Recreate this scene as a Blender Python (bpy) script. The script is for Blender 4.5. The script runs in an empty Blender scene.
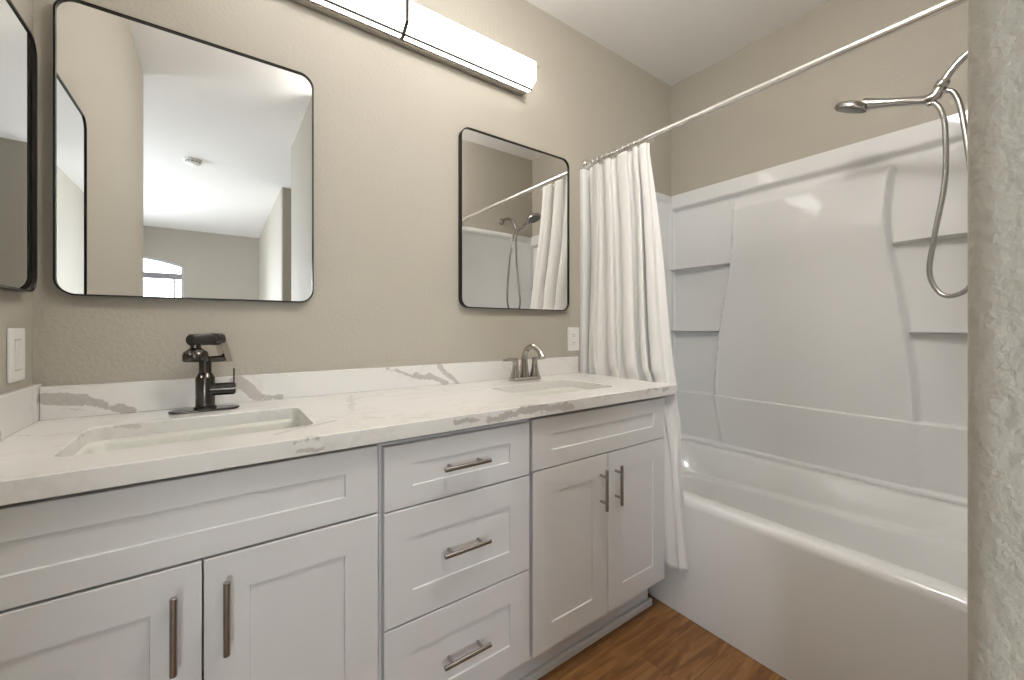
import bpy, bmesh, math, random
from mathutils import Vector, Matrix, noise
random.seed(4)
R = math.radians
sc = bpy.context.scene
C = sc.collection

# ------------------------------------------------------------------ camera
cd = bpy.data.cameras.new('camera'); cam = bpy.data.objects.new('camera', cd); C.objects.link(cam)
cam.location = (0, -1.53, 1.1162)
cam.rotation_euler = (R(90), 0, R(54.3446 - 90))
cd.sensor_width = 36; cd.lens = 36 * 406.7493 / 1024
cd.shift_y = -12.83 / 1024
cd.clip_start = 0.02
sc.camera = cam

# ------------------------------------------------------------------ world, light, exposure
w = bpy.data.worlds.new('world'); sc.world = w; w.use_nodes = True
bg = w.node_tree.nodes['Background']; bg.inputs[0].default_value = (0.86, 0.93, 1.0, 1); bg.inputs[1].default_value = 8.8
FIXTURE = 2.4        # emission of the lit vanity bar
FILL_LAMP = 27.0     # emission of the added, unseen ceiling fill lamp
sc.view_settings.view_transform = 'Standard'; sc.view_settings.look = 'None'
sc.view_settings.gamma = 1; sc.view_settings.use_curve_mapping = False
sc.view_settings.exposure = 1.17

def portal(name, loc, rot, sx, sy):
    l = bpy.data.lights.new(name, 'AREA'); l.shape = 'RECTANGLE'; l.size = sx; l.size_y = sy
    l.cycles.is_portal = True
    o = bpy.data.objects.new(name, l); C.objects.link(o); o.location = loc; o.rotation_euler = rot
# portals only tell the renderer where the sky comes in: far arched window, added, unseen side window
portal('sky_portal_far', (-1.12, -6.86, 1.55), (R(90), 0, 0), 1.3, 1.35)
portal('sky_portal_side', (-3.26, -4.3, 1.45), (R(90), 0, R(-90)), 2.2, 1.7)

# ------------------------------------------------------------------ material helpers
def mat(name, col, rough=0.5, metal=0.0, bump=0.0, bscale=100, spec=0.5, coat=0.0, var=0.0, vscale=6, bdist=0.001):
    m = bpy.data.materials.new(name); m.use_nodes = True
    nt = m.node_tree; b = nt.nodes['Principled BSDF']
    b.inputs['Base Color'].default_value = (*col, 1); b.inputs['Roughness'].default_value = rough
    b.inputs['Metallic'].default_value = metal; b.inputs['Specular IOR Level'].default_value = spec
    b.inputs['Coat Weight'].default_value = coat
    tc = nt.nodes.new('ShaderNodeTexCoord')
    if var:
        n = nt.nodes.new('ShaderNodeTexNoise'); n.inputs['Scale'].default_value = vscale; n.inputs['Detail'].default_value = 3
        nt.links.new(tc.outputs['Object'], n.inputs['Vector'])
        r = nt.nodes.new('ShaderNodeValToRGB')
        r.color_ramp.elements[0].position = .3; r.color_ramp.elements[1].position = .7
        r.color_ramp.elements[0].color = (*[c * (1 - var) for c in col], 1)
        r.color_ramp.elements[1].color = (*[min(1, c * (1 + var)) for c in col], 1)
        nt.links.new(n.outputs[0], r.inputs[0]); nt.links.new(r.outputs[0], b.inputs['Base Color'])
    if bump:
        n = nt.nodes.new('ShaderNodeTexNoise'); n.inputs['Scale'].default_value = bscale; n.inputs['Detail'].default_value = 4
        n.inputs['Roughness'].default_value = .55
        nt.links.new(tc.outputs['Object'], n.inputs['Vector'])
        bp = nt.nodes.new('ShaderNodeBump'); bp.inputs['Strength'].default_value = bump; bp.inputs['Distance'].default_value = bdist
        nt.links.new(n.outputs[0], bp.inputs['Height']); nt.links.new(bp.outputs[0], b.inputs['Normal'])
    return m

def wood_mat():
    m = bpy.data.materials.new('wood_floor'); m.use_nodes = True; nt = m.node_tree; N = nt.nodes; Lk = nt.links
    b = N['Principled BSDF']; b.inputs['Roughness'].default_value = .38
    tc = N.new('ShaderNodeTexCoord')
    br = N.new('ShaderNodeTexBrick'); br.inputs['Scale'].default_value = 1; br.inputs['Brick Width'].default_value = 1.2
    br.inputs['Row Height'].default_value = .16; br.inputs['Mortar Size'].default_value = .0012; br.inputs['Bias'].default_value = 0
    br.inputs['Color1'].default_value = (.2, .2, .2, 1); br.inputs['Color2'].default_value = (.8, .8, .8, 1); br.inputs['Mortar'].default_value = (0, 0, 0, 1)
    br.offset = .37
    Lk.new(tc.outputs['Object'], br.inputs['Vector'])
    mp = N.new('ShaderNodeMapping'); mp.inputs['Scale'].default_value = (2.2, 16, 1)
    add = N.new('ShaderNodeVectorMath'); add.operation = 'ADD'
    sc_ = N.new('ShaderNodeVectorMath'); sc_.operation = 'SCALE'; sc_.inputs['Scale'].default_value = 5
    Lk.new(br.outputs['Color'], sc_.inputs[0]); Lk.new(tc.outputs['Object'], mp.inputs[0])
    Lk.new(mp.outputs[0], add.inputs[0]); Lk.new(sc_.outputs[0], add.inputs[1])
    n = N.new('ShaderNodeTexNoise'); n.inputs['Scale'].default_value = 2.2; n.inputs['Detail'].default_value = 7; n.inputs['Distortion'].default_value = 1.1
    Lk.new(add.outputs[0], n.inputs['Vector'])
    r = N.new('ShaderNodeValToRGB'); e = r.color_ramp.elements
    e[0].position = .28; e[0].color = (.14, .056, .018, 1); e[1].position = .75; e[1].color = (.40, .20, .073, 1)
    x = e.new(.5); x.color = (.25, .115, .038, 1)
    Lk.new(n.outputs[0], r.inputs[0])
    mx = N.new('ShaderNodeMix'); mx.data_type = 'RGBA'; mx.blend_type = 'MULTIPLY'; mx.inputs['Factor'].default_value = .8
    r2 = N.new('ShaderNodeValToRGB'); r2.color_ramp.elements[0].color = (.25, .2, .15, 1); r2.color_ramp.elements[0].position = 0
    r2.color_ramp.elements[1].color = (1, 1, 1, 1); r2.color_ramp.elements[1].position = .5
    y = r2.color_ramp.elements.new(.15); y.color = (.8, .78, .76, 1)
    Lk.new(br.outputs['Color'], r2.inputs[0])
    Lk.new(r.outputs[0], mx.inputs['A']); Lk.new(r2.outputs[0], mx.inputs['B']); Lk.new(mx.outputs['Result'], b.inputs['Base Color'])
    bp = N.new('ShaderNodeBump'); bp.inputs['Strength'].default_value = .15; bp.inputs['Distance'].default_value = .001
    Lk.new(n.outputs[0], bp.inputs['Height']); Lk.new(bp.outputs[0], b.inputs['Normal'])
    return m

def quartz_mat(veins):
    """white quartz; each vein is a segment (A, B, half width, strength) roughened by noise"""
    m = bpy.data.materials.new('veined_quartz'); m.use_nodes = True; nt = m.node_tree; N = nt.nodes; Lk = nt.links
    b = N['Principled BSDF']; b.inputs['Roughness'].default_value = .16
    tc = N.new('ShaderNodeTexCoord')
    def vm(op, a, b_=None, scale=None):
        n = N.new('ShaderNodeVectorMath'); n.operation = op
        for i, v in ((0, a), (1, b_)):
            if v is None: continue
            if isinstance(v, (tuple, Vector)): n.inputs[i].default_value = tuple(v)
            else: Lk.new(v, n.inputs[i])
        if scale is not None:
            if isinstance(scale, (int, float)): n.inputs['Scale'].default_value = scale
            else: Lk.new(scale, n.inputs['Scale'])
        return n
    def mt(op, a, b_=None, c=None, clamp=False):
        n = N.new('ShaderNodeMath'); n.operation = op; n.use_clamp = clamp
        for i, v in ((0, a), (1, b_), (2, c)):
            if v is None: continue
            if isinstance(v, (int, float)): n.inputs[i].default_value = v
            else: Lk.new(v, n.inputs[i])
        return n.outputs[0]
    def noi(scale, detail=4, rough=.55):
        n = N.new('ShaderNodeTexNoise'); n.inputs['Scale'].default_value = scale; n.inputs['Detail'].default_value = detail
        n.inputs['Roughness'].default_value = rough
        Lk.new(tc.outputs['Object'], n.inputs['Vector']); return n
    n1 = noi(13, 5, .6); n2 = noi(70, 3)
    d1 = vm('SCALE', vm('SUBTRACT', n1.outputs['Color'], (.5, .5, .5)).outputs[0], scale=.050)
    d2 = vm('SCALE', vm('SUBTRACT', n2.outputs['Color'], (.5, .5, .5)).outputs[0], scale=.010)
    P = vm('ADD', tc.outputs['Object'], vm('ADD', d1.outputs[0], d2.outputs[0]).outputs[0]).outputs[0]
    n3 = noi(9, 2).outputs[0]
    total = None
    for A, B, hw, st in veins:
        A = Vector(A); B = Vector(B); AB = B - A
        ap = vm('SUBTRACT', P, A).outputs[0]
        t = mt('MULTIPLY', vm('DOT_PRODUCT', ap, AB).outputs['Value'], 1 / AB.length_squared, clamp=True)
        q = vm('SCALE', AB, scale=t).outputs[0]
        dist = vm('LENGTH', vm('SUBTRACT', ap, q).outputs[0]).outputs['Value']
        wdt = mt('MULTIPLY_ADD', n3, hw * 2.4, -hw * .2)
        k = mt('MULTIPLY_ADD', mt('SUBTRACT', wdt, dist), 350, .5, clamp=True)
        k = mt('MULTIPLY', k, st)
        total = k if total is None else mt('MAXIMUM', total, k)
    mot = noi(120, 3).outputs[0]
    total = mt('MULTIPLY', total, mt('MULTIPLY_ADD', mot, .5, .7), clamp=True)
    soft = noi(3.0, 5, .6).outputs[0]
    ridge = mt('ABSOLUTE', mt('SUBTRACT', soft, .5))
    sv = mt('MULTIPLY', mt('SUBTRACT', 1, mt('MULTIPLY', ridge, 45), clamp=True), .17)
    mx = N.new('ShaderNodeMix'); mx.data_type = 'RGBA'
    mx.inputs['A'].default_value = (.78, .765, .735, 1); mx.inputs['B'].default_value = (.47, .44, .41, 1)
    Lk.new(mt('MAXIMUM', total, sv), mx.inputs['Factor']); Lk.new(mx.outputs['Result'], b.inputs['Base Color'])
    return m

WALL = (.445, .412, .350)
M = {}
M['wall'] = mat('beige_wall_paint', WALL, .60, bump=.6, bscale=90, bdist=.0032, spec=.35)
M['ceiling'] = mat('white_ceiling_paint', (.90, .885, .87), .8, bump=.35, bscale=90, bdist=.002, spec=.2)
M['floor'] = wood_mat()
M['carpet'] = mat('pale_bounce_carpet', (.74, .70, .64), .95, bump=.6, bscale=220, bdist=.003, spec=.1)
M['cab'] = mat('white_cabinet_paint', (.73, .725, .725), .38, bump=.03, bscale=30)
M['cabin'] = mat('cabinet_interior_board', (.42, .40, .38), .7, bump=.05, bscale=40)
M['nickel'] = mat('brushed_nickel', (.46, .43, .395), .2, 1.0, bump=.04, bscale=300)
M['pull'] = mat('brushed_pull_metal', (.42, .40, .385), .26, 1.0, bump=.04, bscale=300)
M['gun'] = mat('gunmetal', (.085, .078, .07), .2, 1.0, bump=.02, bscale=200)
M['knurl'] = mat('knurled_gunmetal', (.06, .056, .05), .4, 1.0, bump=.8, bscale=420, bdist=.001)
M['chrome'] = mat('chrome', (.78, .77, .75), .08, 1.0, bump=.01, bscale=50)
M['satin'] = mat('satin_shower_metal', (.46, .44, .42), .17, 1.0, bump=.02, bscale=200)
M['nozzle'] = mat('dark_nozzle_plate', (.10, .10, .10), .35, 0, bump=.8, bscale=260)
M['rod'] = mat('white_shower_rod_metal', (.70, .68, .65), .22, .75, bump=.01, bscale=50)
M['black'] = mat('black_frame_metal', (.03, .027, .024), .30, .9, bump=.03, bscale=150)
M['frame_edge'] = M['black']
M['mirror'] = mat('mirror_silver', (.93, .93, .92), .0, 1.0, bump=.0)
M['acryl'] = mat('glossy_white_acrylic', (.75, .75, .745), .05)
M['tub'] = mat('glossy_white_tub', (.75, .75, .735), .12, bump=.02, bscale=3, bdist=.004)
M['porc'] = mat('white_porcelain', (.68, .68, .62), .09, bump=.01, bscale=8)
M['plastic'] = mat('white_plastic', (.80, .79, .76), .35, bump=.02, bscale=40)
M['dark'] = mat('dark_slot', (.03, .03, .03), .6, bump=.02, bscale=40)
M['grey'] = mat('grey_slot', (.45, .45, .44), .6, bump=.02, bscale=40)
M['winframe'] = mat('white_window_frame', (.55, .55, .58), .5, bump=.02, bscale=40)
M['hose'] = mat('ribbed_metal_hose', (.42, .41, .39), .25, 1.0, bump=.5, bscale=500)

def curtain_mat():
    m = mat('white_waffle_fabric', (.86, .845, .82), .9, spec=.1)
    nt = m.node_tree; b = nt.nodes['Principled BSDF']
    b.inputs['Sheen Weight'].default_value = .2
    uv = nt.nodes.new('ShaderNodeTexCoord')
    wv = nt.nodes.new('ShaderNodeTexWave'); wv.inputs['Scale'].default_value = 60; wv.bands_direction = 'Z'
    nt.links.new(uv.outputs['Object'], wv.inputs['Vector'])
    bp = nt.nodes.new('ShaderNodeBump'); bp.inputs['Strength'].default_value = .12; bp.inputs['Distance'].default_value = .0012
    nt.links.new(wv.outputs[0], bp.inputs['Height']); nt.links.new(bp.outputs[0], b.inputs['Normal'])
    tr = nt.nodes.new('ShaderNodeBsdfTranslucent'); tr.inputs[0].default_value = (.86, .845, .82, 1)
    mx = nt.nodes.new('ShaderNodeMixShader'); mx.inputs[0].default_value = .12
    nt.links.new(b.outputs[0], mx.inputs[1]); nt.links.new(tr.outputs[0], mx.inputs[2])
    nt.links.new(mx.outputs[0], nt.nodes['Material Output'].inputs[0])
    return m
M['curtain'] = curtain_mat()

def glow_mat():
    m = bpy.data.materials.new('lit_acrylic_diffuser'); m.use_nodes = True
    b = m.node_tree.nodes['Principled BSDF']; b.inputs['Base Color'].default_value = (.9, .9, .88, 1)
    b.inputs['Emission Color'].default_value = (1.0, .975, .935, 1); b.inputs['Emission Strength'].default_value = FIXTURE
    return m
M['glow'] = glow_mat()

def glass_mat():
    m = bpy.data.materials.new('window_glass'); m.use_nodes = True; nt = m.node_tree
    for n in list(nt.nodes):
        if n.type == 'BSDF_PRINCIPLED': nt.nodes.remove(n)
    t = nt.nodes.new('ShaderNodeBsdfTransparent'); g = nt.nodes.new('ShaderNodeBsdfGlossy'); g.inputs['Roughness'].default_value = 0
    f = nt.nodes.new('ShaderNodeFresnel'); f.inputs[0].default_value = 1.45
    mx = nt.nodes.new('ShaderNodeMixShader'); nt.links.new(f.outputs[0], mx.inputs[0])
    nt.links.new(t.outputs[0], mx.inputs[1]); nt.links.new(g.outputs[0], mx.inputs[2])
    nt.links.new(mx.outputs[0], nt.nodes['Material Output'].inputs[0]); return m
M['glass'] = glass_mat()
M['winbar'] = mat('mauve_grey_window_bar', (.30, .28, .31), .5, bump=.02, bscale=40)

# ------------------------------------------------------------------ object helpers
def obj(name, bm, m, parent=None, smooth=False, angle=35):
    me = bpy.data.meshes.new(name)
    bmesh.ops.recalc_face_normals(bm, faces=bm.faces)
    bm.to_mesh(me); bm.free()
    me.materials.append(m)
    o = bpy.data.objects.new(name, me); C.objects.link(o)
    if parent: o.parent = parent
    if smooth:
        for p in me.polygons: p.use_smooth = True
        me.set_sharp_from_angle(angle=R(angle))
    return o
def bevel(o, w_, seg=2, ang=35):
    md = o.modifiers.new('bevel', 'BEVEL'); md.width = w_; md.segments = seg; md.limit_method = 'ANGLE'; md.angle_limit = R(ang)
    for p in o.data.polygons: p.use_smooth = True
    o.data.set_sharp_from_angle(angle=R(80))
    md.harden_normals = True
    return o
def thing(name, label, cat, loc=(0, 0, 0), group=None, rotz=0):
    o = bpy.data.objects.new(name, None); C.objects.link(o); o.location = loc; o.rotation_euler = (0, 0, rotz)
    o.empty_display_size = .05
    o['label'] = label; o['category'] = cat
    if group: o['group'] = group
    return o
def tag(o, label, cat, group=None):
    o['label'] = label; o['category'] = cat
    if group: o['group'] = group
    return o
def struct(name, bm, m, parent=None, bev=0, smooth=False):
    o = obj(name, bm, m, parent, smooth)
    if not parent: o['kind'] = 'structure'
    if bev: bevel(o, bev, 4)
    return o
def copy_tree(root, loc):
    r = root.copy(); C.objects.link(r); r.location = loc
    for ch in list(root.children):
        c = ch.copy(); C.objects.link(c); c.parent = r
        for g in ch.children:
            d = g.copy(); C.objects.link(d); d.parent = c
    return r
def bx(bm, x0, x1, y0, y1, z0, z1):
    v = [bm.verts.new(p) for p in ((x0,y0,z0),(x1,y0,z0),(x1,y1,z0),(x0,y1,z0),(x0,y0,z1),(x1,y0,z1),(x1,y1,z1),(x0,y1,z1))]
    for f in ((0,3,2,1),(4,5,6,7),(0,1,5,4),(1,2,6,5),(2,3,7,6),(3,0,4,7)): bm.faces.new([v[i] for i in f])
def box(*a):
    bm = bmesh.new(); bx(bm, *a); return bm
def loft(bm, loops, close=True, cap0=True, cap1=True):
    """loops: list of lists of points, all the same length"""
    vs = [[bm.verts.new(p) for p in l] for l in loops]; n = len(loops[0])
    for a, b in zip(vs, vs[1:]):
        for i in range(n if close else n - 1):
            j = (i + 1) % n
            bm.faces.new((a[i], a[j], b[j], b[i]))
    if cap0: bm.faces.new(vs[0][::-1])
    if cap1: bm.faces.new(vs[-1])
    return vs
def frames(pts):
    """parallel transported frames along a path"""
    pts = [Vector(p) for p in pts]; T = []
    for i in range(len(pts)):
        a = pts[max(i - 1, 0)]; b = pts[min(i + 1, len(pts) - 1)]; T.append((b - a).normalized())
    up = Vector((0, 0, 1)) if abs(T[0].z) < .9 else Vector((1, 0, 0))
    n = T[0].cross(up).normalized(); out = []
    for t in T:
        n = (n - t * n.dot(t)).normalized(); out.append((t, n, t.cross(n)))
    return pts, out
def tube(bm, pts, r, seg=14, cap=True):
    pts, fr = frames(pts); rs = r if isinstance(r, (list, tuple)) else [r] * len(pts)
    loft(bm, [[p + (n * math.cos(2*math.pi*k/seg) + b * math.sin(2*math.pi*k/seg)) * q for k in range(seg)]
              for p, (t, n, b), q in zip(pts, fr, rs)], cap0=cap, cap1=cap)
def curve_pts(ctrl, n=8):
    """Catmull-Rom"""
    P = [Vector(c) for c in ctrl]; P = [P[0] * 2 - P[1]] + P + [P[-1] * 2 - P[-2]]; out = []
    for i in range(1, len(P) - 2):
        for k in range(n):
            t = k / n; a, b, c, d = P[i-1], P[i], P[i+1], P[i+2]
            out.append(.5 * ((2*b) + (-a + c) * t + (2*a - 5*b + 4*c - d) * t*t + (-a + 3*b - 3*c + d) * t**3))
    out.append(P[-2]); return out
def lathe(bm, prof, org, axis=(0, 0, 1), seg=28):
    """prof: (radius, height) along axis"""
    ax = Vector(axis).normalized(); q = Vector((0, 0, 1)).rotation_difference(ax); org = Vector(org)
    loft(bm, [[org + q @ Vector((r*math.cos(2*math.pi*k/seg), r*math.sin(2*math.pi*k/seg), h)) for k in range(seg)] for r, h in prof])
def rrect(a0, a1, b0, b1, r, n=6):
    """rounded rectangle outline in 2D"""
    out = []
    for cx, cy, s in ((a1-r, b1-r, 0), (a0+r, b1-r, 90), (a0+r, b0+r, 180), (a1-r, b0+r, 270)):
        for k in range(n + 1):
            t = R(s + 90 * k / n); out.append((cx + r*math.cos(t), cy + r*math.sin(t)))
    return out
def prism(bm, outline, f, d0, d1):
    """outline 2D, f(a, b, d) -> 3D"""
    loft(bm, [[f(a, b, d0) for a, b in outline], [f(a, b, d1) for a, b in outline]])
def ss(a, b, x):
    t = min(1, max(0, (x - a) / (b - a))); return t * t * (3 - 2 * t)

# ------------------------------------------------------------------ the room
FZ, CZ = -.033, 2.6657
XL, XW, XC, YS = -.382, .500, 2.36, -1.4744
struct('floor', box(-3.3, 2.5, -6.95, .12, FZ - .05, FZ), M['floor'])
struct('floor_bounce_carpet', box(-3.2, .55, -6.83, -1.86, FZ, FZ + .008), M['carpet'])  # unseen carpet, put in pale to bounce daylight towards the bathroom
struct('ceiling', box(-3.3, 2.5, -6.95, .12, CZ, CZ + .05), M['ceiling'])
struct('wall_back', box(XL - .12, XC + .12, 0, .12, FZ, CZ), M['wall'])
struct('wall_left', box(XL - .12, XL, -1.85, 0, FZ, CZ), M['wall'])
struct('wall_right', box(XC, XC + .12, -1.6, 0, FZ, CZ), M['wall'])
def corner_block(x0, x1, y0, y1, rad):
    bm = bmesh.new(); out = [(x1, y0), (x1, y1)]
    for cx, cy, s in ((x0 + rad, y1 - rad, 90), (x0 + rad, y0 + rad, 180)):
        for k in range(9):
            t = R(s + 90 * k / 8); out.append((cx + rad * math.cos(t), cy + rad * math.sin(t)))
    prism(bm, out, lambda a, b, d: (a, b, d), FZ, CZ); return bm
M['wall_near'] = mat('beige_orange_peel_paint', WALL, .60, bump=.75, bscale=75, bdist=.006, spec=.35)
struct('wall_shower_end', corner_block(XW, XC + .12, -2.5, YS, .02), M['wall_near'], smooth=True)
struct('wall_hall_right', corner_block(.55, 2.48, -6.93, -3.65, .02), M['wall'], smooth=True)
struct('wall_hall_end', box(1.6, 1.72, -3.65, -2.5, FZ, CZ), M['wall'])
struct('wall_bedroom_near', box(-3.2, XL - .12, -1.85, -1.73, FZ, CZ), M['wall'])
def holed(outer, hole, f, d0, d1):
    bm = bmesh.new()
    def lp(pts, d):
        vs = [bm.verts.new(f(a, b, d)) for a, b in pts]
        es = [bm.edges.new((vs[i], vs[(i+1) % len(vs)])) for i in range(len(vs))]; return vs, es
    rings = []
    for d in (d0, d1):
        es = []; vv = []
        for pts in [outer] + hole:
            v, e = lp(pts, d); vv.append(v); es += e
        bmesh.ops.triangle_fill(bm, edges=es, use_beauty=True); rings.append(vv)
    for A, B in zip(*rings):
        n = len(A)
        for i in range(n): bm.faces.new((A[i], A[(i+1) % n], B[(i+1) % n], B[i]))
    return bm
# far wall with an eyebrow-arched window
WX0, WX1, WZ0, WZ1 = -1.77, -.471, .92, 2.10
arch = [(WX0, WZ0), (WX1, WZ0)] + [(WX1 + (WX0 - WX1) * k / 12, WZ1 + .115 * (1 - (2 * k / 12 - 1) ** 2)) for k in range(13)]
struct('wall_far', holed([(-3.3, FZ), (.55, FZ), (.55, CZ), (-3.3, CZ)], [arch], lambda a, b, d: (a, d, b), -6.83, -6.93), M['wall'])
side = [(-5.35, .65), (-3.25, .65), (-3.25, 2.25), (-5.35, 2.25)]  # opening for an added side window, out of view
struct('wall_bedroom_left', holed([(-6.83, FZ), (-1.73, FZ), (-1.73, CZ), (-6.83, CZ)], [side], lambda a, b, d: (d, a, b), -3.2, -3.3), M['wall'])

def scaled(pts, s):
    cx = sum(p[0] for p in pts) / len(pts); cz = sum(p[1] for p in pts) / len(pts)
    return [(p[0] + (s if p[0] < cx else -s), p[1] + (s if p[1] < cz else -s)) for p in pts]
w1 = struct('window_1', holed(arch, [scaled(arch, .035)], lambda a, b, d: (a, d, b), -6.86, -6.91), M['winframe'])
struct('window_bar', box(WX0 + .03, WX1 - .03, -6.89, -6.85, 1.872, 1.965), M['winbar'], w1)
struct('window_mullion', box(-.60, -.575, -6.89, -6.865, WZ0 + .03, 1.885), M['winframe'], w1)
bm = bmesh.new(); prism(bm, scaled(arch, .03), lambda a, b, d: (a, d, b), -6.884, -6.888); struct('window_pane', bm, M['glass'], w1)
w2 = struct('added_side_window', holed(side, [scaled(side, .045)], lambda a, b, d: (d, a, b), -3.23, -3.28), M['winframe'])  # unseen window added to let more daylight into the rooms
bm = bmesh.new(); prism(bm, scaled(side, .04), lambda a, b, d: (d, a, b), -3.254, -3.258); struct('window_pane', bm, M['glass'], w2)

# ------------------------------------------------------------------ vanity cabinets
YD0, YD1 = -.538, -.557       # back and front of the doors
def panel(bm, x0, x1, z0, z1, rail, railz=None):
    rz = railz or rail; rec = .004; bv = .0016
    def ring(a, b, y): return [(x0+a, y, z0+b), (x1-a, y, z0+b), (x1-a, y, z1-b), (x0+a, y, z1-b)]
    loft(bm, [ring(0, 0, YD0), ring(0, 0, YD1 + .0015), ring(.0015, .0015, YD1), ring(rail, rz, YD1), ring(rail + bv, rz + bv, YD1 + rec)])
def pull(parent, x, z, vertical, label=None):
    bm = bmesh.new(); L2 = .07; yb = YD1 - .030
    a, b = (Vector((x, yb, z - L2)), Vector((x, yb, z + L2))) if vertical else (Vector((x - L2, yb, z)), Vector((x + L2, yb, z)))
    d = (b - a).normalized()
    tube(bm, [a, a + d * .001, b - d * .001, b], [.0052, .006, .006, .0052], 16)
    for s in (-.045, .045):
        c = (a + b) / 2 + d * s
        tube(bm, [c, Vector((c.x, YD1 + 0.0, c.z))], .0045, 12)
    o = obj('handle', bm, M['pull'], parent, smooth=True)
    if label: o['label'] = label
    return o
def pull_d(parent, x, z):
    bm = bmesh.new(); L2 = .07; yb = YD1 - .026
    a, b = Vector((x - L2, yb, z)), Vector((x + L2, yb, z)); d = Vector((1, 0, 0))
    tube(bm, [a, a + d * .001, b - d * .001, b], [.0052, .006, .006, .0052], 16)
    for s in (-.045, .045): tube(bm, [Vector((x + s, yb, z)), Vector((x + s, YD1 + .0075, z))], .0045, 12)
    return obj('handle', bm, M['pull'], parent, smooth=True)
def carcass(parent, x0, x1, rails, stiles=()):
    bm = bmesh.new(); t = .016; yb = -.03; yf = -.536
    bx(bm, x0, x0 + t, yf, yb, .10, .832); bx(bm, x1 - t, x1, yf, yb, .10, .832)
    bx(bm, x0 + t, x1 - t, yf, yb, .10, .116); bx(bm, x0 + t, x1 - t, yb - .008, yb, .116, .832)
    for z0, z1 in rails: bx(bm, x0 + t, x1 - t, yf, yf + .018, z0, z1)
    for a, b, z0, z1 in stiles: bx(bm, a, b, yf, yf + .018, z0, z1)
    # sub base behind the toe kick
    bx(bm, x0, x1, -.47, -.455, FZ, .10)
    o = obj('carcass', bm, M['cab'], parent); return o
GV = 'white shaker vanity cabinets along the wall'
# left sink base
A = thing('vanity_cabinet', 'wide white shaker sink base cabinet under the sink with the dark faucet', 'cabinet', (0, 0, 0), GV)
carcass(A, XL + .001, .312, [(.655, .69), (.10, .13), (.81, .832)])
bm = bmesh.new(); panel(bm, XL + .004, .305, .676, .834, .073, .052); obj('false_drawer_front', bm, M['cab'], A)
for x0, x1, hx in ((XL + .004, -.0285, -.068), (-.0255, .305, .010)):
    bm = bmesh.new(); panel(bm, x0, x1, .106, .671, .074); d = obj('door', bm, M['cab'], A); pull(d, hx, .562, True)
# drawer base
B = thing('vanity_cabinet', 'narrow white shaker cabinet with three stacked drawers, between the two sinks', 'cabinet', (0, 0, 0), GV)
carcass(B, .313, .770, [(.65, .68), (.365, .395), (.10, .13), (.81, .832)])
for z0, z1, zh, rz in ((.669, .826, .749, .050), (.383, .665, .526, .074), (.106, .379, .240, .074)):
    bm = bmesh.new(); panel(bm, .320, .764, z0, z1, .073, rz)
    d = obj('drawer', bm, M['cab'], B)
    bm = bmesh.new(); bx(bm, .345, .74, -.535, -.12, z0 + .02, z0 + .03); bx(bm, .345, .355, -.535, -.12, z0 + .03, z1 - .03); bx(bm, .73, .74, -.535, -.12, z0 + .03, z1 - .03)
    obj('drawer_box', bm, M['cabin'], d)
    pull_d(d, .538, zh)
# right sink base
D = thing('vanity_cabinet', 'white shaker sink base cabinet beside the bathtub, with two doors and warm light on it', 'cabinet', (0, 0, 0), GV)
carcass(D, .771, 1.456, [(.655, .69), (.10, .13), (.81, .832)], [(1.09, 1.145, .13, .655)])
bm = bmesh.new(); panel(bm, .775, 1.4555, .674, .832, .077, .052); obj('false_drawer_front', bm, M['cab'], D)
for x0, x1, hx in ((.777, 1.1155, 1.078), (1.1185, 1.4555, 1.156)):
    bm = bmesh.new(); panel(bm, x0, x1, .104, .670, .077); d = obj('door', bm, M['cab'], D); pull(d, hx, .555, True)
# toe kick with shoe strip
tk = tag(obj('toe_kick_board', box(XL + .001, 1.44, -.488, -.472, FZ, .098), M['cab']), 'long white toe kick board under the vanity cabinets, meeting the wood floor', 'toe kick')
bm = bmesh.new(); bx(bm, XL + .001, 1.452, -.503, -.489, FZ, -.005)
o = obj('shoe_strip', bm, M['cab'], tk); bevel(o, .004)

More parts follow.
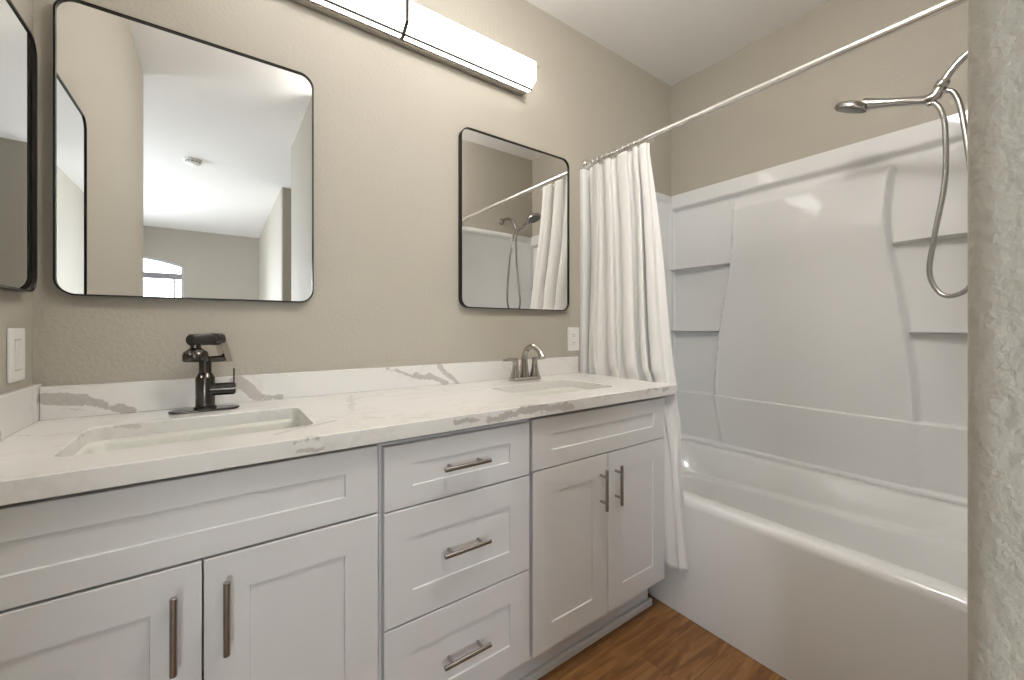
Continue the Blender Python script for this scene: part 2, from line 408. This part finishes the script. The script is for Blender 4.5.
# ------------------------------------------------------------------ countertop
ZT, TH, YF, XE = .8823, .0378, -.577, 1.507
bs = -.020
veins = [
 ((-.375, bs, .942), (-.29, bs, .928), .015, .95), ((-.29, bs, .928), (-.20, bs, .890), .011, .95), ((-.36, bs, .915), (-.25, bs, .885), .003, .4),
 ((.045, bs, .945), (.10, bs, .90), .014, .9), ((.10, bs, .90), (.16, bs, .884), .010, .9),
 ((.51, bs, .962), (.62, bs, .925), .006, .8), ((.62, bs, .93), (.75, bs, .892), .010, .85),
 ((.715, bs, .962), (.80, bs, .885), .009, .85),
 ((-.367, -.24, .895), (-.367, -.31, .925), .008, .8),
 ((-.36, -.20, ZT), (-.24, -.25, ZT), .004, .5), ((-.24, -.25, ZT), (-.23, -.33, ZT), .006, .55),
 ((-.20, -.192, ZT), (-.04, -.160, ZT), .009, .55), ((-.04, -.16, ZT), (.16, -.09, ZT), .003, .35),
 ((.24, -.40, ZT), (.45, -.56, ZT), .0035, .6), ((.10, -.50, ZT), (.24, -.44, ZT), .008, .5),
 ((.47, -.26, ZT), (.80, -.22, ZT), .0035, .45), ((.80, -.12, ZT), (.95, -.52, ZT), .003, .4),
 ((.30, -.34, ZT), (.36, -.08, ZT), .008, .35), ((-.30, -.03, ZT), (.02, -.10, ZT), .003, .4),
 ((.34, -.17, ZT), (.62, -.03, ZT), .004, .4), ((.98, -.50, ZT), (1.40, -.30, ZT), .0025, .35),
 ((.50, YF, .868), (.60, YF, .855), .009, .95), ((.60, YF, .862), (.76, YF, .868), .011, .95),
 ((.76, YF, .872), (.93, YF, .862), .011, .85), ((.80, YF, .856), (.84, YF, .853), .005, .7),
 ((1.30, YF, .874), (1.45, YF, .872), .005, .8), ((1.07, YF, .864), (1.12, YF, .864), .003, .7),
 ((.125, YF, .877), (.175, YF, .878), .004, .9), ((.13, YF, .853), (.18, YF, .855), .004, .8),
 ((.43, YF, .85), (.45, YF, .875), .002, .6),
]
M['quartz'] = quartz_mat(veins)
ct = thing('countertop', 'long white veined quartz countertop with backsplash over the vanity cabinets', 'countertop', (0, 0, 0))
S1 = (-.247, .185, -.462, -.190); S2 = (.845, 1.272, -.458, -.196)
bm = holed([(XL + .001, YF), (XE, YF), (XE, -.001), (XL + .001, -.001)], [rrect(*S1, .03, 5), rrect(*S2, .03, 5)], lambda a, b, d: (a, b, d), ZT, ZT - TH)
slab = obj('slab', bm, M['quartz'], ct); bevel(slab, .0022, 2, 50)
o = obj('backsplash', box(-.366, XE, -.020, -.001, ZT + .0003, .9660), M['quartz'], ct); bevel(o, .0015)
o = obj('side_splash', box(XL + .001, -.367, YF + .002, -.001, ZT + .0003, .9735), M['quartz'], ct); bevel(o, .0015)

def sink(label, S, drain_x):
    x0, x1, y0, y1 = S; cx, cy = (x0+x1)/2, (y0+y1)/2
    t = thing('sink', label, 'sink', (cx, cy, ZT - TH), 'undermount sinks in the countertop')
    def lp(e, z, r): return [(a - cx, b - cy, z - (ZT - TH)) for a, b in rrect(x0 - e, x1 + e, y0 - e, y1 + e, r, 6)]
    z = ZT - TH - .001; bm = bmesh.new()
    loft(bm, [lp(.022, z - .012, .05), lp(.022, z, .05), lp(.004, z, .034), lp(-.002, z - .008, .036), lp(-.010, z - .085, .045), lp(-.022, z - .112, .05),
              lp(-.055, z - .124, .06), lp(-.10, z - .128, .03)], cap0=False, cap1=True)
    b = obj('basin', bm, M['porc'], t, smooth=True, angle=60)
    sd = b.modifiers.new('solid', 'SOLIDIFY'); sd.thickness = .008; sd.offset = 1
    bm = bmesh.new(); lathe(bm, [(.030, 0), (.030, .003), (.024, .004), (.020, .001), (.0, .001)][:4], (drain_x - cx, 0, z - .1275 - (ZT - TH)))
    obj('drain', bm, M['nickel'], t, smooth=True)
    return t
sink('white rectangular undermount sink in front of the dark gunmetal faucet', S1, -.034)
sink('white rectangular undermount sink in front of the brushed nickel faucet', S2, 1.08)

# ------------------------------------------------------------------ gunmetal faucet
fx, fy = -.034, -.100
f = thing('faucet', 'dark gunmetal swivel faucet with a knurled spout, by the left sink', 'faucet', (fx, fy, ZT + .0003))
bm = bmesh.new(); prism(bm, rrect(-.080, .080, -.026, .026, .0255, 8), lambda a, b, d: (a, b, d), 0, .006)
o = obj('deck_plate', bm, M['gun'], f); bevel(o, .002, 2)
bm = bmesh.new(); lathe(bm, [(.026, .006), (.026, .012), (.0225, .014), (.0225, .090), (.021, .094), (.016, .104), (.0145, .106), (.0145, .142)], (0, 0, 0), seg=32)
obj('body', bm, M['gun'], f, smooth=True, angle=25)
ad = Vector((.70, .62, 0)).normalized()                 # the spout is swivelled
E_ = Vector((0, 0, .142)) + ad * .078
bm = bmesh.new(); tube(bm, [Vector((0, 0, .142)) - ad * .014, Vector((0, 0, .142)) + ad * .068], .0095, 20)
obj('lower_arm', bm, M['gun'], f, smooth=True)
top = Vector((0, 0, .199)) + ad * .042
# flat slanted strut
bm = bmesh.new(); side_v = Vector((-ad.y, ad.x, 0)) * .012
lo, hi = Vector((0, 0, .132)) + ad * .066, Vector((0, 0, .213)) + ad * .040
hw = ad * .010
loft(bm, [[lo - hw - side_v, lo + hw - side_v, lo + hw + side_v, lo - hw + side_v], [hi - hw - side_v, hi + hw - side_v, hi + hw + side_v, hi - hw + side_v]])
o = obj('strut', bm, M['nickel'], f); o['label'] = 'bright brushed strut'; bevel(o, .002)
bm = bmesh.new(); tube(bm, [top - ad * .022, top + ad * .006], .0172, 24); obj('collar', bm, M['gun'], f, smooth=True)
bm = bmesh.new(); fr = top - ad * .086; tube(bm, [top - ad * .022, fr + ad * .003, fr], [.0162, .0162, .0135], 24); k = obj('spout', bm, M['knurl'], f, smooth=True)
bm = bmesh.new(); hc = top - ad * .070
lathe(bm, [(.011, 0), (.012, -.022), (.018, -.027), (.027, -.034), (.029, -.042), (.029, -.056), (.026, -.060), (.023, -.057)], hc + Vector((0, 0, 0)), seg=30)
obj('spray_head', bm, M['gun'], f, smooth=True, angle=40)
bm = bmesh.new(); tube(bm, [(.012, -.004, .058), (.068, -.010, .058)], .0175, 24); tube(bm, [(.02, -.004, .058), (.071, -.010, .058)], .014, 22)
lv = obj('handle', bm, M['gun'], f, smooth=True)
bm = bmesh.new(); bx(bm, .064, .068, -.021, -.003, .044, .116); o = obj('lever', bm, M['gun'], lv); bevel(o, .0015)

# ------------------------------------------------------------------ brushed nickel centerset faucet
gx, gy = 1.094, -.105
g = thing('faucet', 'brushed nickel high-arc faucet with two lever handles, by the right sink', 'faucet', (gx, gy, ZT + .0003))
bm = bmesh.new(); prism(bm, rrect(-.080, .080, -.028, .028, .024, 8), lambda a, b, d: (a, b, d), 0, .016)
o = obj('deck_plate', bm, M['nickel'], g); bevel(o, .004, 3)
bm = bmesh.new()
sp = curve_pts([(0, .004, .012), (0, .008, .06), (0, .004, .105), (0, -.016, .138), (0, -.052, .150), (0, -.092, .138), (0, -.118, .108)], 7)
tube(bm, sp, [.0200 - .0075 * ss(0, .45, i / (len(sp) - 1)) for i in range(len(sp))], 20)
s_ = obj('spout', bm, M['nickel'], g, smooth=True)
bm = bmesh.new(); e = Vector(sp[-1]); d = (Vector(sp[-1]) - Vector(sp[-2])).normalized(); tube(bm, [e - d * .012, e + d * .003], .0140, 20); obj('aerator', bm, M['nickel'], s_, smooth=True)
for s in (-1, 1):
    bm = bmesh.new(); lathe(bm, [(.024, .012), (.0235, .022), (.0155, .050), (.0120, .078), (.0130, .080), (.0130, .093), (.011, .098), (.003, .100)], (s * .053, 0, 0), seg=26)
    h = obj('handle', bm, M['nickel'], g, smooth=True)
    bm = bmesh.new(); tube(bm, [(s * .050, 0, .090), (s * .075, .0, .094), (s * .100, .002, .093), (s * .116, .003, .092)], [.0085, .0070, .0062, .0045], 14); obj('lever', bm, M['nickel'], h, smooth=True)
bm = bmesh.new(); tube(bm, [(0, .034, .0), (0, .034, .05)], .0025, 10); lathe(bm, [(.003, .048), (.005, .052), (.005, .058), (.002, .061)], (0, .034, 0), seg=14)
obj('pop_up_rod', bm, M['nickel'], g, smooth=True)

# ------------------------------------------------------------------ framed wall mirrors
def wall_mirror(label, a0, a1, z0, z1, fn, off=(0, 0, 0), depth=.026, rec=.006):
    """fn(a, z, d) -> 3D; d runs out from the wall"""
    t = thing('wall_mirror', label, 'mirror', off, 'black framed rounded mirrors')
    r = .042; bw = .004
    bm = bmesh.new(); o_ = rrect(a0, a1, z0, z1, r, 10); i_ = rrect(a0 + bw, a1 - bw, z0 + bw, z1 - bw, r - bw, 10)
    loops = [[fn(a, z, d) for a, z in l] for l, d in ((o_, .002), (o_, depth), (i_, depth), (i_, .002))]
    vs = loft(bm, loops, cap0=False, cap1=False); n = len(o_)
    for i in range(n): bm.faces.new((vs[3][i], vs[3][(i+1) % n], vs[0][(i+1) % n], vs[0][i]))
    obj('frame', bm, M['black'], t, smooth=True, angle=40)
    bm = bmesh.new(); prism(bm, i_, fn, .003, depth - rec); obj('mirror_glass', bm, M['mirror'], t)
    return t
wall_mirror('large black framed rounded mirror above the left sink, reflecting the bedroom', -.342, .256, 1.198, 1.962, lambda a, z, d: (a, -d, z))
wall_mirror('black framed rounded mirror above the right sink, reflecting shower and curtain', .818, 1.437, 1.198, 1.962, lambda a, z, d: (a, -d, z))
wall_mirror('black framed mirror on left side wall above the light switch, cut by photo edge', -.425, -.066, 1.198, 1.805, lambda a, z, d: (XL + d, a, z), depth=.024, rec=.0035)

# ------------------------------------------------------------------ vanity light
vl = thing('vanity_light', 'long lit white vanity light bar above the mirrors', 'wall light', (.553, 0, 2.275))
H2 = .605
bm = bmesh.new(); prof = [(-.001, -.075), (-.034, -.075), (-.042, -.068), (-.042, .075), (-.001, .075)]
loft(bm, [[(x, y, z) for y, z in prof] for x in (-H2 + .004, H2 - .004)]); o = obj('back_pan', bm, M['nickel'], vl); bevel(o, .002)
bm = bmesh.new(); prof = [(-.043, -.073), (-.060, -.073), (-.103, -.044), (-.103, .036), (-.062, .072), (-.043, .072)]
loft(bm, [[(x, y, z) for y, z in prof] for x in (-H2, H2)]); obj('diffuser', bm, M['glow'], vl)
def strap(x0, x1, pr, t=.003):
    bm = bmesh.new(); inner = pr; outer = [(y - t, z + (t if z > 0 else -t) * (1 if i in (0, 1, 4, 5) else .3)) for i, (y, z) in enumerate(pr)]
    n = len(pr); L = [[(x, y, z) for y, z in outer] + [(x, y, z) for y, z in inner[::-1]] for x in (x0, x1)]
    loft(bm, L); return bm
obj('middle_strap', strap(-.006, .006, [(-.043, -.0745), (-.0605, -.0745), (-.1045, -.045), (-.1045, .037), (-.0625, .0735), (-.043, .0735)]), M['gun'], vl)
bm = bmesh.new(); tube(bm, [(-H2, -.0695, -.0712), (H2, -.0695, -.0712)], .0042, 8); obj('seam_rail', bm, M['gun'], vl, smooth=True)
for s in (-1, 1):
    bm = bmesh.new(); tube(bm, [(s * H2 - s*.008, -.104, .008), (s * H2 - s*.008, -.112, .008), (s * (H2 + .010), -.112, .008)], .0025, 10)
    tube(bm, [(s * (H2 + .004), -.112, .008), (s * (H2 + .004), -.002, .008)], .0025, 10)
    obj('end_clip', bm, M['nickel'], vl, smooth=True)

# ------------------------------------------------------------------ electrical plates
sw = thing('light_switch', 'white rocker light switch on the left wall above the side splash', 'light switch', (XL, -.114, 1.053))
bm = bmesh.new(); prism(bm, rrect(-.042, .042, -.061, .061, .004, 3), lambda a, b, d: (d, a, b), .0005, .006); o = obj('plate', bm, M['plastic'], sw); bevel(o, .0015)
bm = bmesh.new(); bx(bm, .0055, .0064, -.019, .019, -.036, .036); obj('switch_surround', bm, M['grey'], sw)
bm = bmesh.new(); loft(bm, [[(.006, -.017, -.034), (.006, .017, -.034), (.006, .017, .034), (.006, -.017, .034)], [(.0075, -.016, -.033), (.0075, .016, -.033), (.0105, .016, .033), (.0105, -.016, .033)]]); obj('rocker', bm, M['plastic'], sw)
ol = thing('power_outlet', 'white duplex power outlet beside the shower curtain', 'outlet', (1.487, 0, 1.055))
bm = bmesh.new(); prism(bm, rrect(-.041, .041, -.061, .061, .004, 3), lambda a, b, d: (a, -d, b), .0005, .006); o = obj('plate', bm, M['plastic'], ol); bevel(o, .0015)
for s in (-1, 1):
    bm = bmesh.new(); prism(bm, rrect(-.017, .017, s*.0205 - .0145, s*.0205 + .0145, .010, 6), lambda a, b, d: (a, -d, b), .006, .0075); r_ = obj('receptacle', bm, M['plastic'], ol)
    bm = bmesh.new(); zc = s * .0205
    bx(bm, -.0075, -.005, -.0079, -.0074, zc - .002, zc + .007); bx(bm, .005, .0075, -.0079, -.0074, zc - .001, zc + .006)
    prism(bm, rrect(-.0025, .0025, zc - .0095, zc - .0050, .002, 3), lambda a, b, d: (a, -d, b), .0074, .0079); obj('slots', bm, M['dark'], r_)

# ------------------------------------------------------------------ bathtub
TX0, TX1, TY0, TY1, TZ = 1.500, 2.352, YS + .002, -.002, .437
tb = thing('bathtub', 'glossy white alcove bathtub beside the vanity', 'bathtub', (0, 0, 0))
def tl(e, z, r=.012, x0=TX0, x1=TX1, y0=TY0, y1=TY1, n=10): return [(a, b, z) for a, b in rrect(x0 + e, x1 - e, y0 + e, y1 - e, r, n)]
def basin(x0, x1, y0, y1, r, z, bump=0):
    pts = []
    for a, b in rrect(x0, x1, y0, y1, r, 10): pts.append((a, b, z + bump * ss(-.95, -1.4, b)))
    return pts
def ssr(a, b, x): return ss(b, a, x)
bm = bmesh.new()
def basin2(x0, x1, y0, y1, r, z, bump=0):
    pts = []
    for a, b in rrect(x0, x1, y0, y1, r, 10):
        t = min(1, max(0, (-.95 - b) / .45)); pts.append((a, b, z + bump * t * t * (3 - 2 * t)))
    return pts
loops = [tl(0, FZ + .001), tl(0, TZ - .030), tl(.004, TZ - .010, .016), tl(.014, TZ - .001, .024), tl(.024, TZ, .03),
         basin2(1.572, 2.258, -1.440, -.085, .09, TZ), basin2(1.580, 2.250, -1.434, -.093, .09, TZ - .003), basin2(1.588, 2.242, -1.426, -.102, .10, TZ - .014),
         basin2(1.596, 2.204, -1.405, -.120, .24, .306, .060), basin2(1.598, 2.200, -1.403, -.122, .24, .297, .060), basin2(1.601, 2.195, -1.400, -.125, .25, .293, .060), basin2(1.617, 2.165, -1.385, -.14, .25, .291, .060), basin2(1.621, 2.160, -1.380, -.144, .25, .288, .060), basin2(1.623, 2.157, -1.376, -.146, .25, .280, .058),
         basin2(1.628, 2.150, -1.365, -.152, .25, .262, .07), basin2(1.665, 2.09, -1.22, -.20, .18, .09, .02), basin2(1.70, 2.05, -1.16, -.24, .15, .055), basin2(1.80, 1.95, -1.0, -.4, .06, .050)]
loft(bm, loops, cap0=False, cap1=True)
o = obj('tub_shell', bm, M['tub'], tb, smooth=True, angle=60)
bm = bmesh.new(); lathe(bm, [(.032, 0), (.032, .004), (.024, .005), (.018, .002)], (1.875, -1.05, .0515)); obj('drain', bm, M['chrome'], tb, smooth=True)

# ------------------------------------------------------------------ shower surround
su = thing('shower_surround', 'glossy white moulded shower wall surround with corner shelves above the tub', 'shower surround', (0, 0, 0))
def interp(tab, z):
    """smooth curve through a table (finite difference Hermite)"""
    n = len(tab)
    def slope(i):
        a, b = tab[max(i - 1, 0)], tab[min(i + 1, n - 1)]; return (b[1] - a[1]) / (b[0] - a[0])
    for i in range(n - 1):
        (z0, y0), (z1, y1) = tab[i], tab[i + 1]
        if z <= z1 or i == n - 2:
            h = z1 - z0; t = min(1, max(0, (z - z0) / h)); m0, m1 = slope(i) * h, slope(i + 1) * h
            return y0 * (2*t**3 - 3*t*t + 1) + m0 * (t**3 - 2*t*t + t) + y1 * (3*t*t - 2*t**3) + m1 * (t**3 - t*t)
LT = [(.40, -.372), (.48, -.352), (.70, -.308), (.80, -.300), (1.10, -.326), (1.48, -.388), (1.80, -.402), (2.0, -.402)]
RT = [(.40, -1.146), (.50, -1.147), (.74, -1.143), (.94, -1.130), (1.27, -1.090), (1.57, -1.050), (1.80, -1.066), (2.0, -1.085)]
ZS0, ZS1 = .4385, 1.945
def smax(a, b, k=.006):
    h = max(k - abs(a - b), 0) / k; return max(a, b) + h * h * k * .25
def prot(y, z):
    yl, yr = interp(LT, z), interp(RT, z)
    c = ss(-.011, .011, yl - y) * ss(-.011, .011, y - yr)
    ctop = 1 - ss(1.765, 1.835, z)
    mid = .046 + .002 * math.sin(math.pi * min(1, max(0, (yl - y) / (yl - yr))))
    bead = math.exp(-((y - yl + .012) / .007) ** 2) + math.exp(-((y - yr - .012) / .007) ** 2)
    p = .008
    p = smax(p, .008 + (mid - .008) * c * ctop)
    p = smax(p, .036 * ss(1.832, 1.868, z) if z > 1.6 else 0)
    p = smax(p, (.054 + .006 * c) * (1 - ss(.722, .730, z)))
    p += .0035 * bead * ctop
    p = smax(p, .072 * (1 - ss(.452, .480, z)), .01)
    e = min(-y, y - YS)                                  # coved corners with the end panels
    p += .020 * (1 - min(1, max(0, (e - .018) / .022))) ** 2 if p < .03 else 0
    return p
bm = bmesh.new()
ys = [-.004 + (YS + .008) * i / 250 for i in range(251)]
zs = [ZS0 + (ZS1 - ZS0) * i / 260 for i in range(261)]
grid = [[bm.verts.new((XC - prot(y, z), y, z)) for y in ys] for z in zs]
for a, b in zip(grid, grid[1:]):
    for i in range(len(ys) - 1): bm.faces.new((a[i], a[i+1], b[i+1], b[i]))
topb = [bm.verts.new((XC - .001, y, ZS1)) for y in ys]; botb = [bm.verts.new((XC - .001, y, ZS0)) for y in ys]
for i in range(len(ys) - 1):
    bm.faces.new((grid[-1][i], grid[-1][i+1], topb[i+1], topb[i])); bm.faces.new((grid[0][i], grid[0][i+1], botb[i+1], botb[i]))
obj('back_panel', bm, M['acryl'], su, smooth=True, angle=50)
def end_panel(yw, s):
    """s: direction into the shower"""
    bm = bmesh.new(); x0, x1 = 1.536, 2.356
    def ring(e, d, r=.03): return [(a, yw + s * d, b) for a, b in rrect(x0 + e, x1 - e, ZS0 + e, ZS1 - e, r, 5)]
    loft(bm, [ring(0, .001, .004), ring(0, .022, .004), ring(.004, .026, .006), ring(.040, .026, .03), ring(.050, .016, .03)])
    obj('end_panel', bm, M['acryl'], su, smooth=True, angle=50)
end_panel(0, -1); end_panel(YS, 1)
for z in (1.480, 1.100):
    for side_ in ('l', 'r'):
        y0, y1 = (interp(LT, z) + .006, -.020) if side_ == 'l' else (YS + .020, interp(RT, z) - .006)
        bm = bmesh.new(); n = 16; fr_, bk = [], []
        for i in range(n + 1):
            y = y0 + (y1 - y0) * i / n; t = i / n if side_ == 'l' else 1 - i / n    # t: 0 at the middle panel, 1 at the corner
            dpt = .040 + .012 * math.sin(math.pi * t) + .012 * t
            fr_.append((XC - dpt, y)); bk.append((XC - .006, y))
        out = fr_ + bk[::-1]
        loft(bm, [[(a, b, z - .005) for a, b in fr_] + [(a, b, z - .014) for a, b in bk[::-1]], [(a, b, z) for a, b in out]]); o = obj('shelf', bm, M['acryl'], su); bevel(o, .002, 3)

# ------------------------------------------------------------------ shower rod, rings, curtain
RX, RZ = 1.582, 1.979
rd = thing('shower_rod', 'slim white metal shower rod across the tub with the curtain on it', 'shower rod', (RX, 0, RZ))
bm = bmesh.new(); tube(bm, [(0, -.012, 0), (0, YS + .012, 0)], .0122, 20); obj('pole', bm, M['rod'], rd, smooth=True)
for yw, s in ((0, -1), (YS, 1)):
    bm = bmesh.new(); lathe(bm, [(.0285, .001), (.0285, .006), (.025, .012), (.019, .022), (.0175, .045), (.0135, .047)], (0, yw, 0), (0, s, 0)); obj('flange', bm, M['chrome'], rd, smooth=True)

random.seed(9)
NF = 5                                         # number of deep folds
def cx_base(z, y):
    t_up = ss(.79, .885, z)
    inner = 1.4785 + (1.540 - 1.4785) * t_up          # hangs down the gap between cabinet and tub
    front = 1.472 + (1.540 - 1.472) * ss(.45, 1.0, z)
    k = 1 - min(1, max(0, (y + .60) / .04))
    return inner * (1 - k) + front * k if z < .9 else 1.540 + .040 * ss(.9, 1.75, z)
ZTOP, ZBOT = RZ - .024, .158
cols = 360; rows = 110
ph = [random.uniform(-.5, .5) for _ in range(10)]; am = [random.uniform(.65, 1.15) for _ in range(10)]
bm = bmesh.new(); G = []
for j in range(rows + 1):
    t = j / rows; z = ZTOP + (ZBOT - ZTOP) * t
    y_end = -interp([(.10, .654), (.17, .648), (.47, .624), (.78, .580), (.95, .530), (1.45, .460), (1.91, .400)], z)
    y_start = -.036 - .02 * t
    row = []
    for i in range(cols + 1):
        s = i / cols; q = s * NF + .22 * math.sin(7 * s + 1.8 * t) + .12 * math.sin(15 * s + 1)
        k = int(min(8, q)); fr_ = q - int(q); A_ = am[k] * (1 - fr_) + am[k + 1] * fr_
        y = y_start + (y_end - y_start) * (s + .018 * math.sin(2 * math.pi * s * 3 + 2 * t))
        amp = (.018 + .016 * ss(0, .35, t)) * A_
        squeeze = 1.0
        if z < .93: squeeze = .42 + .58 * ss(.90, .93, z)
        if z < .80: squeeze += .4 * (1 - min(1, max(0, (y + .60) / .02)))
        wob = math.sin(2 * math.pi * q) + .28 * math.sin(4 * math.pi * q + ph[k] * 0 + 3 * t) * t + .55 * math.sin(8 * math.pi * q) * min(1, max(0, (s - .72) / .1)) * min(1, max(0, (1.0 - z) / .2))
        amp *= .25 + .75 * ss(0, .12, s)
        x = cx_base(z, y) + amp * squeeze * wob * .8
        y2 = y + .016 * math.sin(4 * math.pi * q + .6) * (.6 + .5 * t)
        if y2 > -.60:                                  # keep clear of the counter end and of the tub wall
            if .80 < z < .93: x = max(x, XE + .006)
            if z >= .93: x = max(x, 1.512)
            if z >= .80 and s < .10: x = max(x, 1.530)
        if z < .50: x = min(x, 1.4935)
        if z < .80 and y2 > -.575: x = max(x, 1.4615)
        zz = z + (.006 * math.sin(2 * math.pi * q) if j == rows else 0)
        row.append(bm.verts.new((x - RX, y2, zz - RZ)))
    G.append(row)
for a, b in zip(G, G[1:]):
    for i in range(cols): bm.faces.new((a[i], a[i+1], b[i+1], b[i]))
sc_t = thing('shower_curtain', 'white fabric shower curtain gathered at the wall end of the rod', 'curtain', (RX, 0, RZ))
cu = obj('cloth', bm, M['curtain'], sc_t, smooth=True, angle=180)
sd = cu.modifiers.new('solid', 'SOLIDIFY'); sd.thickness = .0012; sd.offset = 0
NR = 12
def ring_at(y):
    bm = bmesh.new(); n = 22
    for k in range(n):
        pass
    pts = []
    for k in range(19):
        a = R(-70 + 320 * k / 18); pts.append((.0165 * math.cos(a), 0, .0165 * math.sin(a)))
    pts += [(.003, .001, -.019), (.002, .001, -.026), (.0, .001, -.032)]
    tube(bm, curve_pts(pts, 3), .0013, 8); bmesh.ops.transform(bm, matrix=Matrix.Rotation(R(18), 4, 'Z'), verts=bm.verts)
    return bm
ring0 = obj('curtain_ring', ring_at(0), M['chrome'], None, smooth=True, angle=180)
for i in range(NR):
    r_ = ring0 if i == 0 else ring0.copy()
    if i: C.objects.link(r_)
    r_.location = (RX, -.055 - .0325 * i, RZ - .004)
    tag(r_, 'thin chrome hook ring holding the white curtain on the shower rod', 'curtain ring', 'curtain rings on the shower rod')

# ------------------------------------------------------------------ hand shower
SX = 1.9; KX = 2.01 / 1.9
sh = thing('hand_shower', 'satin chrome hand shower head with looping metal hose above the tub', 'shower head', (2.01, YS, 2.0))
def rel(p): return (p[0] * KX - 2.01, (p[1] + 1.53) * KX - 1.53 - YS, (p[2] - 1.1162) * KX + 1.1162 - 2.0)
def T(pts, n=8): return curve_pts([rel(p) for p in pts], n)
bm = bmesh.new(); tube(bm, T([(SX, -1.478, 1.995), (SX, -1.43, 2.000), (SX, -1.37, 1.992), (SX, -1.322, 1.968), (SX, -1.290, 1.935), (SX, -1.272, 1.905)]), .0115, 18)
arm = obj('shower_arm', bm, M['satin'], sh, smooth=True)
bm = bmesh.new(); lathe(bm, [(.030, .0265), (.030, .030), (.022, .036), (.013, .040)], (0, -.0255, .045), (0, 1, 0)); obj('flange', bm, M['satin'], arm, smooth=True)
bm = bmesh.new()
d0 = Vector((0, .42, -.90)).normalized(); p0 = Vector(rel((SX, -1.276, 1.914)))
tube(bm, [p0, p0 + d0 * .004, p0 + d0 * .022, p0 + d0 * .026], [.0155, .019, .019, .0155], 8)
tube(bm, [p0 + d0 * .024, p0 + d0 * .050, Vector(rel((SX, -1.247, 1.868))), Vector(rel((SX, -1.232, 1.866)))], [.0150, .0185, .0190, .0170], 18)
tube(bm, [Vector(rel((SX, -1.256, 1.884))), Vector(rel((SX, -1.286, 1.876)))], .008, 16); tube(bm, [Vector(rel((SX, -1.272, 1.880))), Vector(rel((SX, -1.283, 1.877)))], .0105, 6)
obj('holder', bm, M['satin'], sh, smooth=True, angle=40)
# wand: handle into a round head that faces down and into the tub
bm = bmesh.new()
a = Vector(rel((SX, -1.246, 1.864))); b = Vector(rel((SX, -1.110, 1.912)))
tube(bm, [a, a + (b - a) * .10, a + (b - a) * .12, a + (b - a) * .6, a + (b - a) * .85, b, b + (b - a) * .28], [.0165, .0165, .0145, .0150, .0160, .019, .024], 20)
w_ = obj('handle', bm, M['satin'], sh, smooth=True, angle=40)
hn = Vector((.08, .40, -.91)).normalized(); hc = Vector(rel((SX - .002, -1.040, 1.926)))
bm = bmesh.new(); lathe(bm, [(.010, -.024), (.032, -.022), (.050, -.015), (.057, -.004), (.057, .005), (.054, .008), (.049, .008)], hc, hn, 36)
hd = obj('head', bm, M['satin'], sh, smooth=True, angle=35)
bm = bmesh.new(); lathe(bm, [(.0485, .0075), (.0485, .0095), (.045, .0100)], hc, hn, 36); o = obj('nozzle_plate', bm, M['nozzle'], hd, smooth=True); o['label'] = 'dark dotted nozzle plate'
bm = bmesh.new()
tube(bm, T([(SX, -1.238, 1.852), (SX, -1.255, 1.848), (SX, -1.270, 1.815), (SX + .006, -1.278, 1.752), (SX + .014, -1.276, 1.592), (SX + .018, -1.252, 1.42), (SX + .018, -1.240, 1.300), (SX + .012, -1.262, 1.232),
    (SX, -1.295, 1.216), (SX - .015, -1.335, 1.245), (SX - .025, -1.352, 1.33), (SX - .025, -1.348, 1.46), (SX - .02, -1.335, 1.608), (SX - .01, -1.322, 1.736), (SX, -1.310, 1.821), (SX, -1.297, 1.864), (SX, -1.284, 1.877)], 10), .0078, 14)
obj('hose', bm, M['hose'], sh, smooth=True)

# ------------------------------------------------------------------ smoke detector
sd_ = thing('smoke_detector', 'round white smoke detector on the bedroom ceiling, seen in the large mirror', 'smoke detector', (-.207, -3.30, CZ))
bm = bmesh.new(); lathe(bm, [(.070, -.001), (.070, -.012), (.062, -.014)], (0, 0, 0)); obj('base', bm, M['plastic'], sd_, smooth=True)
bm = bmesh.new(); lathe(bm, [(.058, -.013), (.060, -.030), (.050, -.038), (.020, -.041)], (0, 0, 0)); cv = obj('cover', bm, M['plastic'], sd_, smooth=True)
bm = bmesh.new()
for k in range(12):
    a = R(30 * k); q = Matrix.Rotation(a, 4, 'Z'); c = bmesh.new(); bx(c, .0585, .0605, -.009, .009, -.026, -.020); bmesh.ops.transform(c, matrix=q, verts=c.verts)
    me = bpy.data.meshes.new('t'); c.to_mesh(me); c.free(); bm.from_mesh(me); bpy.data.meshes.remove(me)
obj('vent_slots', bm, M['dark'], cv)

# ------------------------------------------------------------------ ceiling lamp added to brighten the bathroom (unseen, above the frame)
cl = thing('added_fill_lamp', 'round unseen ceiling lamp added to brighten the bathroom', 'added fill light', (.84, -1.15, CZ))
bm = bmesh.new(); lathe(bm, [(.06, -.001), (.06, -.018), (.012, -.024), (.012, -.10)], (0, 0, 0), seg=40); obj('base', bm, M['nickel'], cl, smooth=True)
m_ = bpy.data.materials.new('fill_lamp_glow'); m_.use_nodes = True; b_ = m_.node_tree.nodes['Principled BSDF']
b_.inputs['Base Color'].default_value = (.9, .9, .88, 1); b_.inputs['Emission Color'].default_value = (1, .97, .93, 1); b_.inputs['Emission Strength'].default_value = FILL_LAMP
bm = bmesh.new(); lathe(bm, [(.03, -.095), (.09, -.10), (.125, -.125), (.135, -.165), (.120, -.205), (.08, -.232), (.02, -.24)], (0, 0, 0), seg=40); obj('fill_dome', bm, m_, cl, smooth=True)
